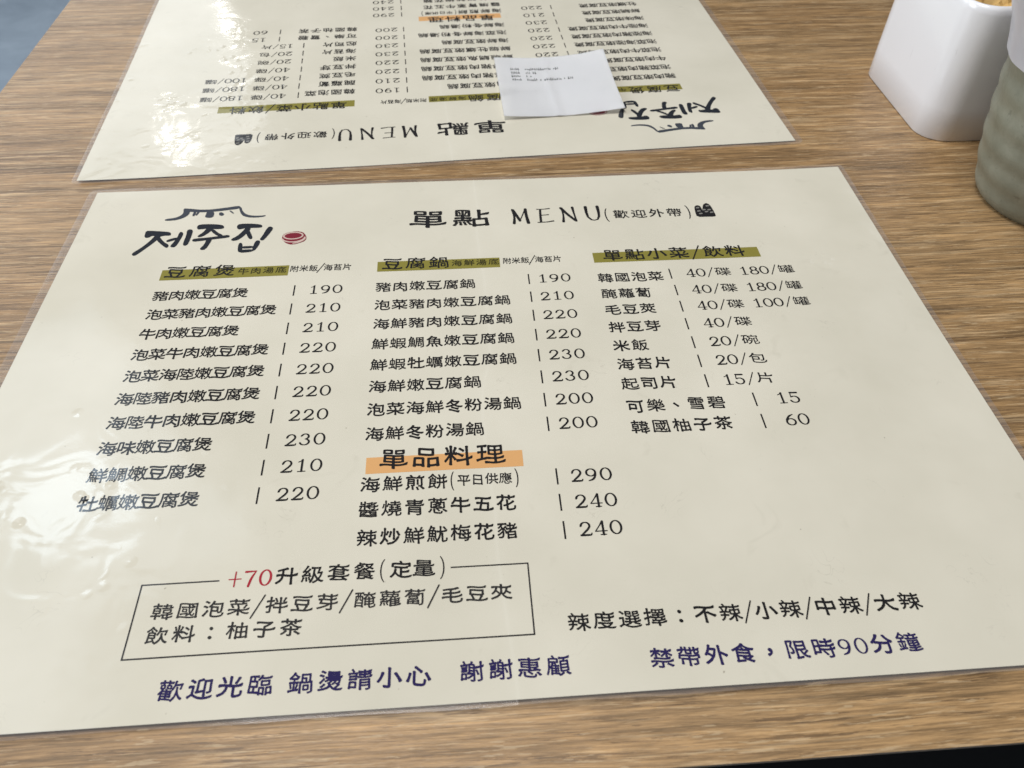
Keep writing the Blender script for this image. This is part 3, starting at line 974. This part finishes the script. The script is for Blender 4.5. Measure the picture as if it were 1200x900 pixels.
def build_container():
    glaze, nt, p = new_mat("white_glaze")
    v = object_coords(nt)
    scuff = ramp(nt, noise(nt, object_coords(nt, (1, 1, 0.35)), 95, 4, 0.65, 0.8), [(0.685, g(0)), (0.74, g(0.4))])
    nt.links.new(mix(nt, scuff, (0.79, 0.79, 0.815), (0.34, 0.33, 0.31)), p.inputs["Base Color"])
    nt.links.new(ramp(nt, noise(nt, v, 30, 3), [(0.3, g(0.12)), (0.7, g(0.24))]), p.inputs["Roughness"])
    p.inputs["Coat Weight"].default_value = 0.3
    bm = bmesh.new()
    rings = []
    prof = [(49.0, 0.4), (50.2, 0.0), (50.8, 0.8), (50.6, 20), (50.2, 40), (49.8, 60), (49.5, 74), (49.2, 77.0), (48.2, 78.6), (47.0, 79.0), (45.8, 78.4),
            (45.0, 76.5), (45.0, 60), (45.0, 30), (44.0, 8), (40, 6)]
    for a, z in prof:
        r = max(4.0, 17.0 - (50.5 - a) * 0.9)
        rings.append([(x * MM, y * MM, z * MM) for x, y in rounded_square(a, r)])
    loft(bm, rings, True, True)
    o = from_bm("square_container", bm, glaze, None, True)
    o.location = (0.3225, 0.2245, 0.0)
    tag(o, "white glazed square container with rounded corners beside the green cup", "container")

    # crumpled tan paper filling it to just under the rim
    tan = plain("tan_paper", (0.56, 0.36, 0.13), 0.7, 0.3, mottle=0.35, scale=70, bump_d=0.0006)
    bm = bmesh.new()
    rng = random.Random(5)
    n = 28
    vs = []
    for j in range(n + 1):
        row = []
        for i in range(n + 1):
            x, y = -43 + 86 * i / n, -43 + 86 * j / n
            z = 72 + 2.3 * math.sin(x * 0.35 + 2 * math.sin(y * 0.21)) * math.cos(y * 0.29) + rng.uniform(-1.2, 1.2)
            row.append(bm.verts.new((x * MM, y * MM, z * MM)))
        vs.append(row)
    for j in range(n):
        for i in range(n):
            bm.faces.new((vs[j][i], vs[j][i + 1], vs[j + 1][i + 1], vs[j + 1][i]))
    base = [bm.verts.new((x * MM, y * MM, 0.010)) for x, y in ((-42, -42), (42, -42), (42, 42), (-42, 42))]
    edges = [[vs[0][i] for i in range(n + 1)], [vs[j][n] for j in range(n + 1)], [vs[n][n - i] for i in range(n + 1)], [vs[n - j][0] for j in range(n + 1)]]
    for k, e in enumerate(edges):
        a, b = base[k], base[(k + 1) % 4]
        bm.faces.new([a, b] + e[::-1])
    bm.faces.new(base[::-1])
    o = from_bm("tan_contents", bm, tan, None)
    o.location = (0.3225, 0.2245, 0.0)
    tag(o, "tan crumpled contents filling the white square container", "contents")


def build_cup():
    m, nt, p = new_mat("celadon_glaze")
    v = object_coords(nt)
    c = ramp(nt, noise(nt, v, 45, 5, 0.6), [(0.3, (0.170, 0.172, 0.128)), (0.55, (0.222, 0.225, 0.172)), (0.75, (0.285, 0.285, 0.225))])
    c = mix(nt, ramp(nt, noise(nt, v, 260, 3), [(0.62, g(0)), (0.72, g(0.5))]), c, (0.11, 0.112, 0.085))
    nt.links.new(c, p.inputs["Base Color"])
    p.inputs["Roughness"].default_value = 0.42
    nt.links.new(bump(nt, noise(nt, v, 240, 4, 0.65), 0.5, 0.0005), p.inputs["Normal"])
    N = 96

    def r_out(z):
        r = 38.0 + 9.5 * (1 - math.exp(-z / 26.0)) + 0.055 * z
        if z < 4:
            r -= 1.6 * (1 - z / 4) ** 2
        return r + 0.36 * math.sin(2 * math.pi * z / 14.0 - 0.8) * min(1, z / 6)
    prof = [(30, 0.8), (34.5, 0.0)] + [(r_out(z), z) for z in [q * 1.0 for q in range(0, 95)]]
    prof += [(r_out(94) - 1.0, 95.6), (r_out(94) - 2.4, 95.8), (r_out(94) - 3.6, 94.6), (r_out(80) - 4, 80), (r_out(40) - 4, 40), (33, 8), (20, 5.5)]
    bm = bmesh.new()
    loft(bm, [[(r * MM * math.cos(2 * math.pi * i / N), r * MM * math.sin(2 * math.pi * i / N), z * MM) for i in range(N)] for r, z in prof], True, True)
    o = from_bm("ceramic_cup", bm, m, None, True)
    o.location = (0.318, 0.112, 0)
    tag(o, "grey green ridged ceramic cup at the right edge, in front of the white container", "cup")

    # the pale plastic folded over the cup's rim, flaring upwards
    film, nt, p = new_mat("frosted_plastic")
    vv = object_coords(nt)
    nt.links.new(mix(nt, ramp(nt, noise(nt, vv, 40, 3), [(0.3, g(0)), (0.7, g(1))]), (0.60, 0.60, 0.66), (0.74, 0.74, 0.80)), p.inputs["Base Color"])
    p.inputs["Roughness"].default_value = 0.28
    p.inputs["Alpha"].default_value = 0.9
    p.inputs["Transmission Weight"].default_value = 0.15
    bm = bmesh.new()
    rng = random.Random(11)
    rings = []

    def ring(r, z, amp, ph):
        out = []
        for i in range(N):
            a = 2 * math.pi * i / N
            rr = r + amp * (0.6 * math.sin(9 * a + ph) + 0.4 * math.sin(17 * a + 1.3 * ph))
            out.append((rr * MM * math.cos(a), rr * MM * math.sin(a), (z + amp * 0.8 * math.sin(5 * a + ph)) * MM))
        return out
    for k, (r, z) in enumerate([(53.6, 76), (55.0, 82), (57.2, 90), (60.2, 97), (63.5, 104), (66.5, 111), (67.5, 113.5), (66.8, 115), (64, 113), (58, 104), (50, 97.6), (46.5, 90), (45.4, 70), (43.0, 40), (32, 10), (18, 7.4)]):
        rings.append(ring(r, z, 0.7 if k < 11 else 0.1, 0.4 + 0.12 * k))
    loft(bm, rings, False, True)
    o = from_bm("plastic_bag", bm, film, None, True)
    o.location = (0.318, 0.112, 0)
    tag(o, "pale frosted plastic bag lining the green cup and folded over its rim", "bag")


build_floor()
build_table()
menu = build_menu()
far_menu = copy_thing(menu)
far_menu.location = (-0.0217, 0.3183, 0.0)
far_menu.rotation_euler = (0, 0, math.radians(182.72))
far_menu["label"] = "cream laminated menu lying upside down at the far side, under the white slip"
build_slip()
build_container()
build_cup()
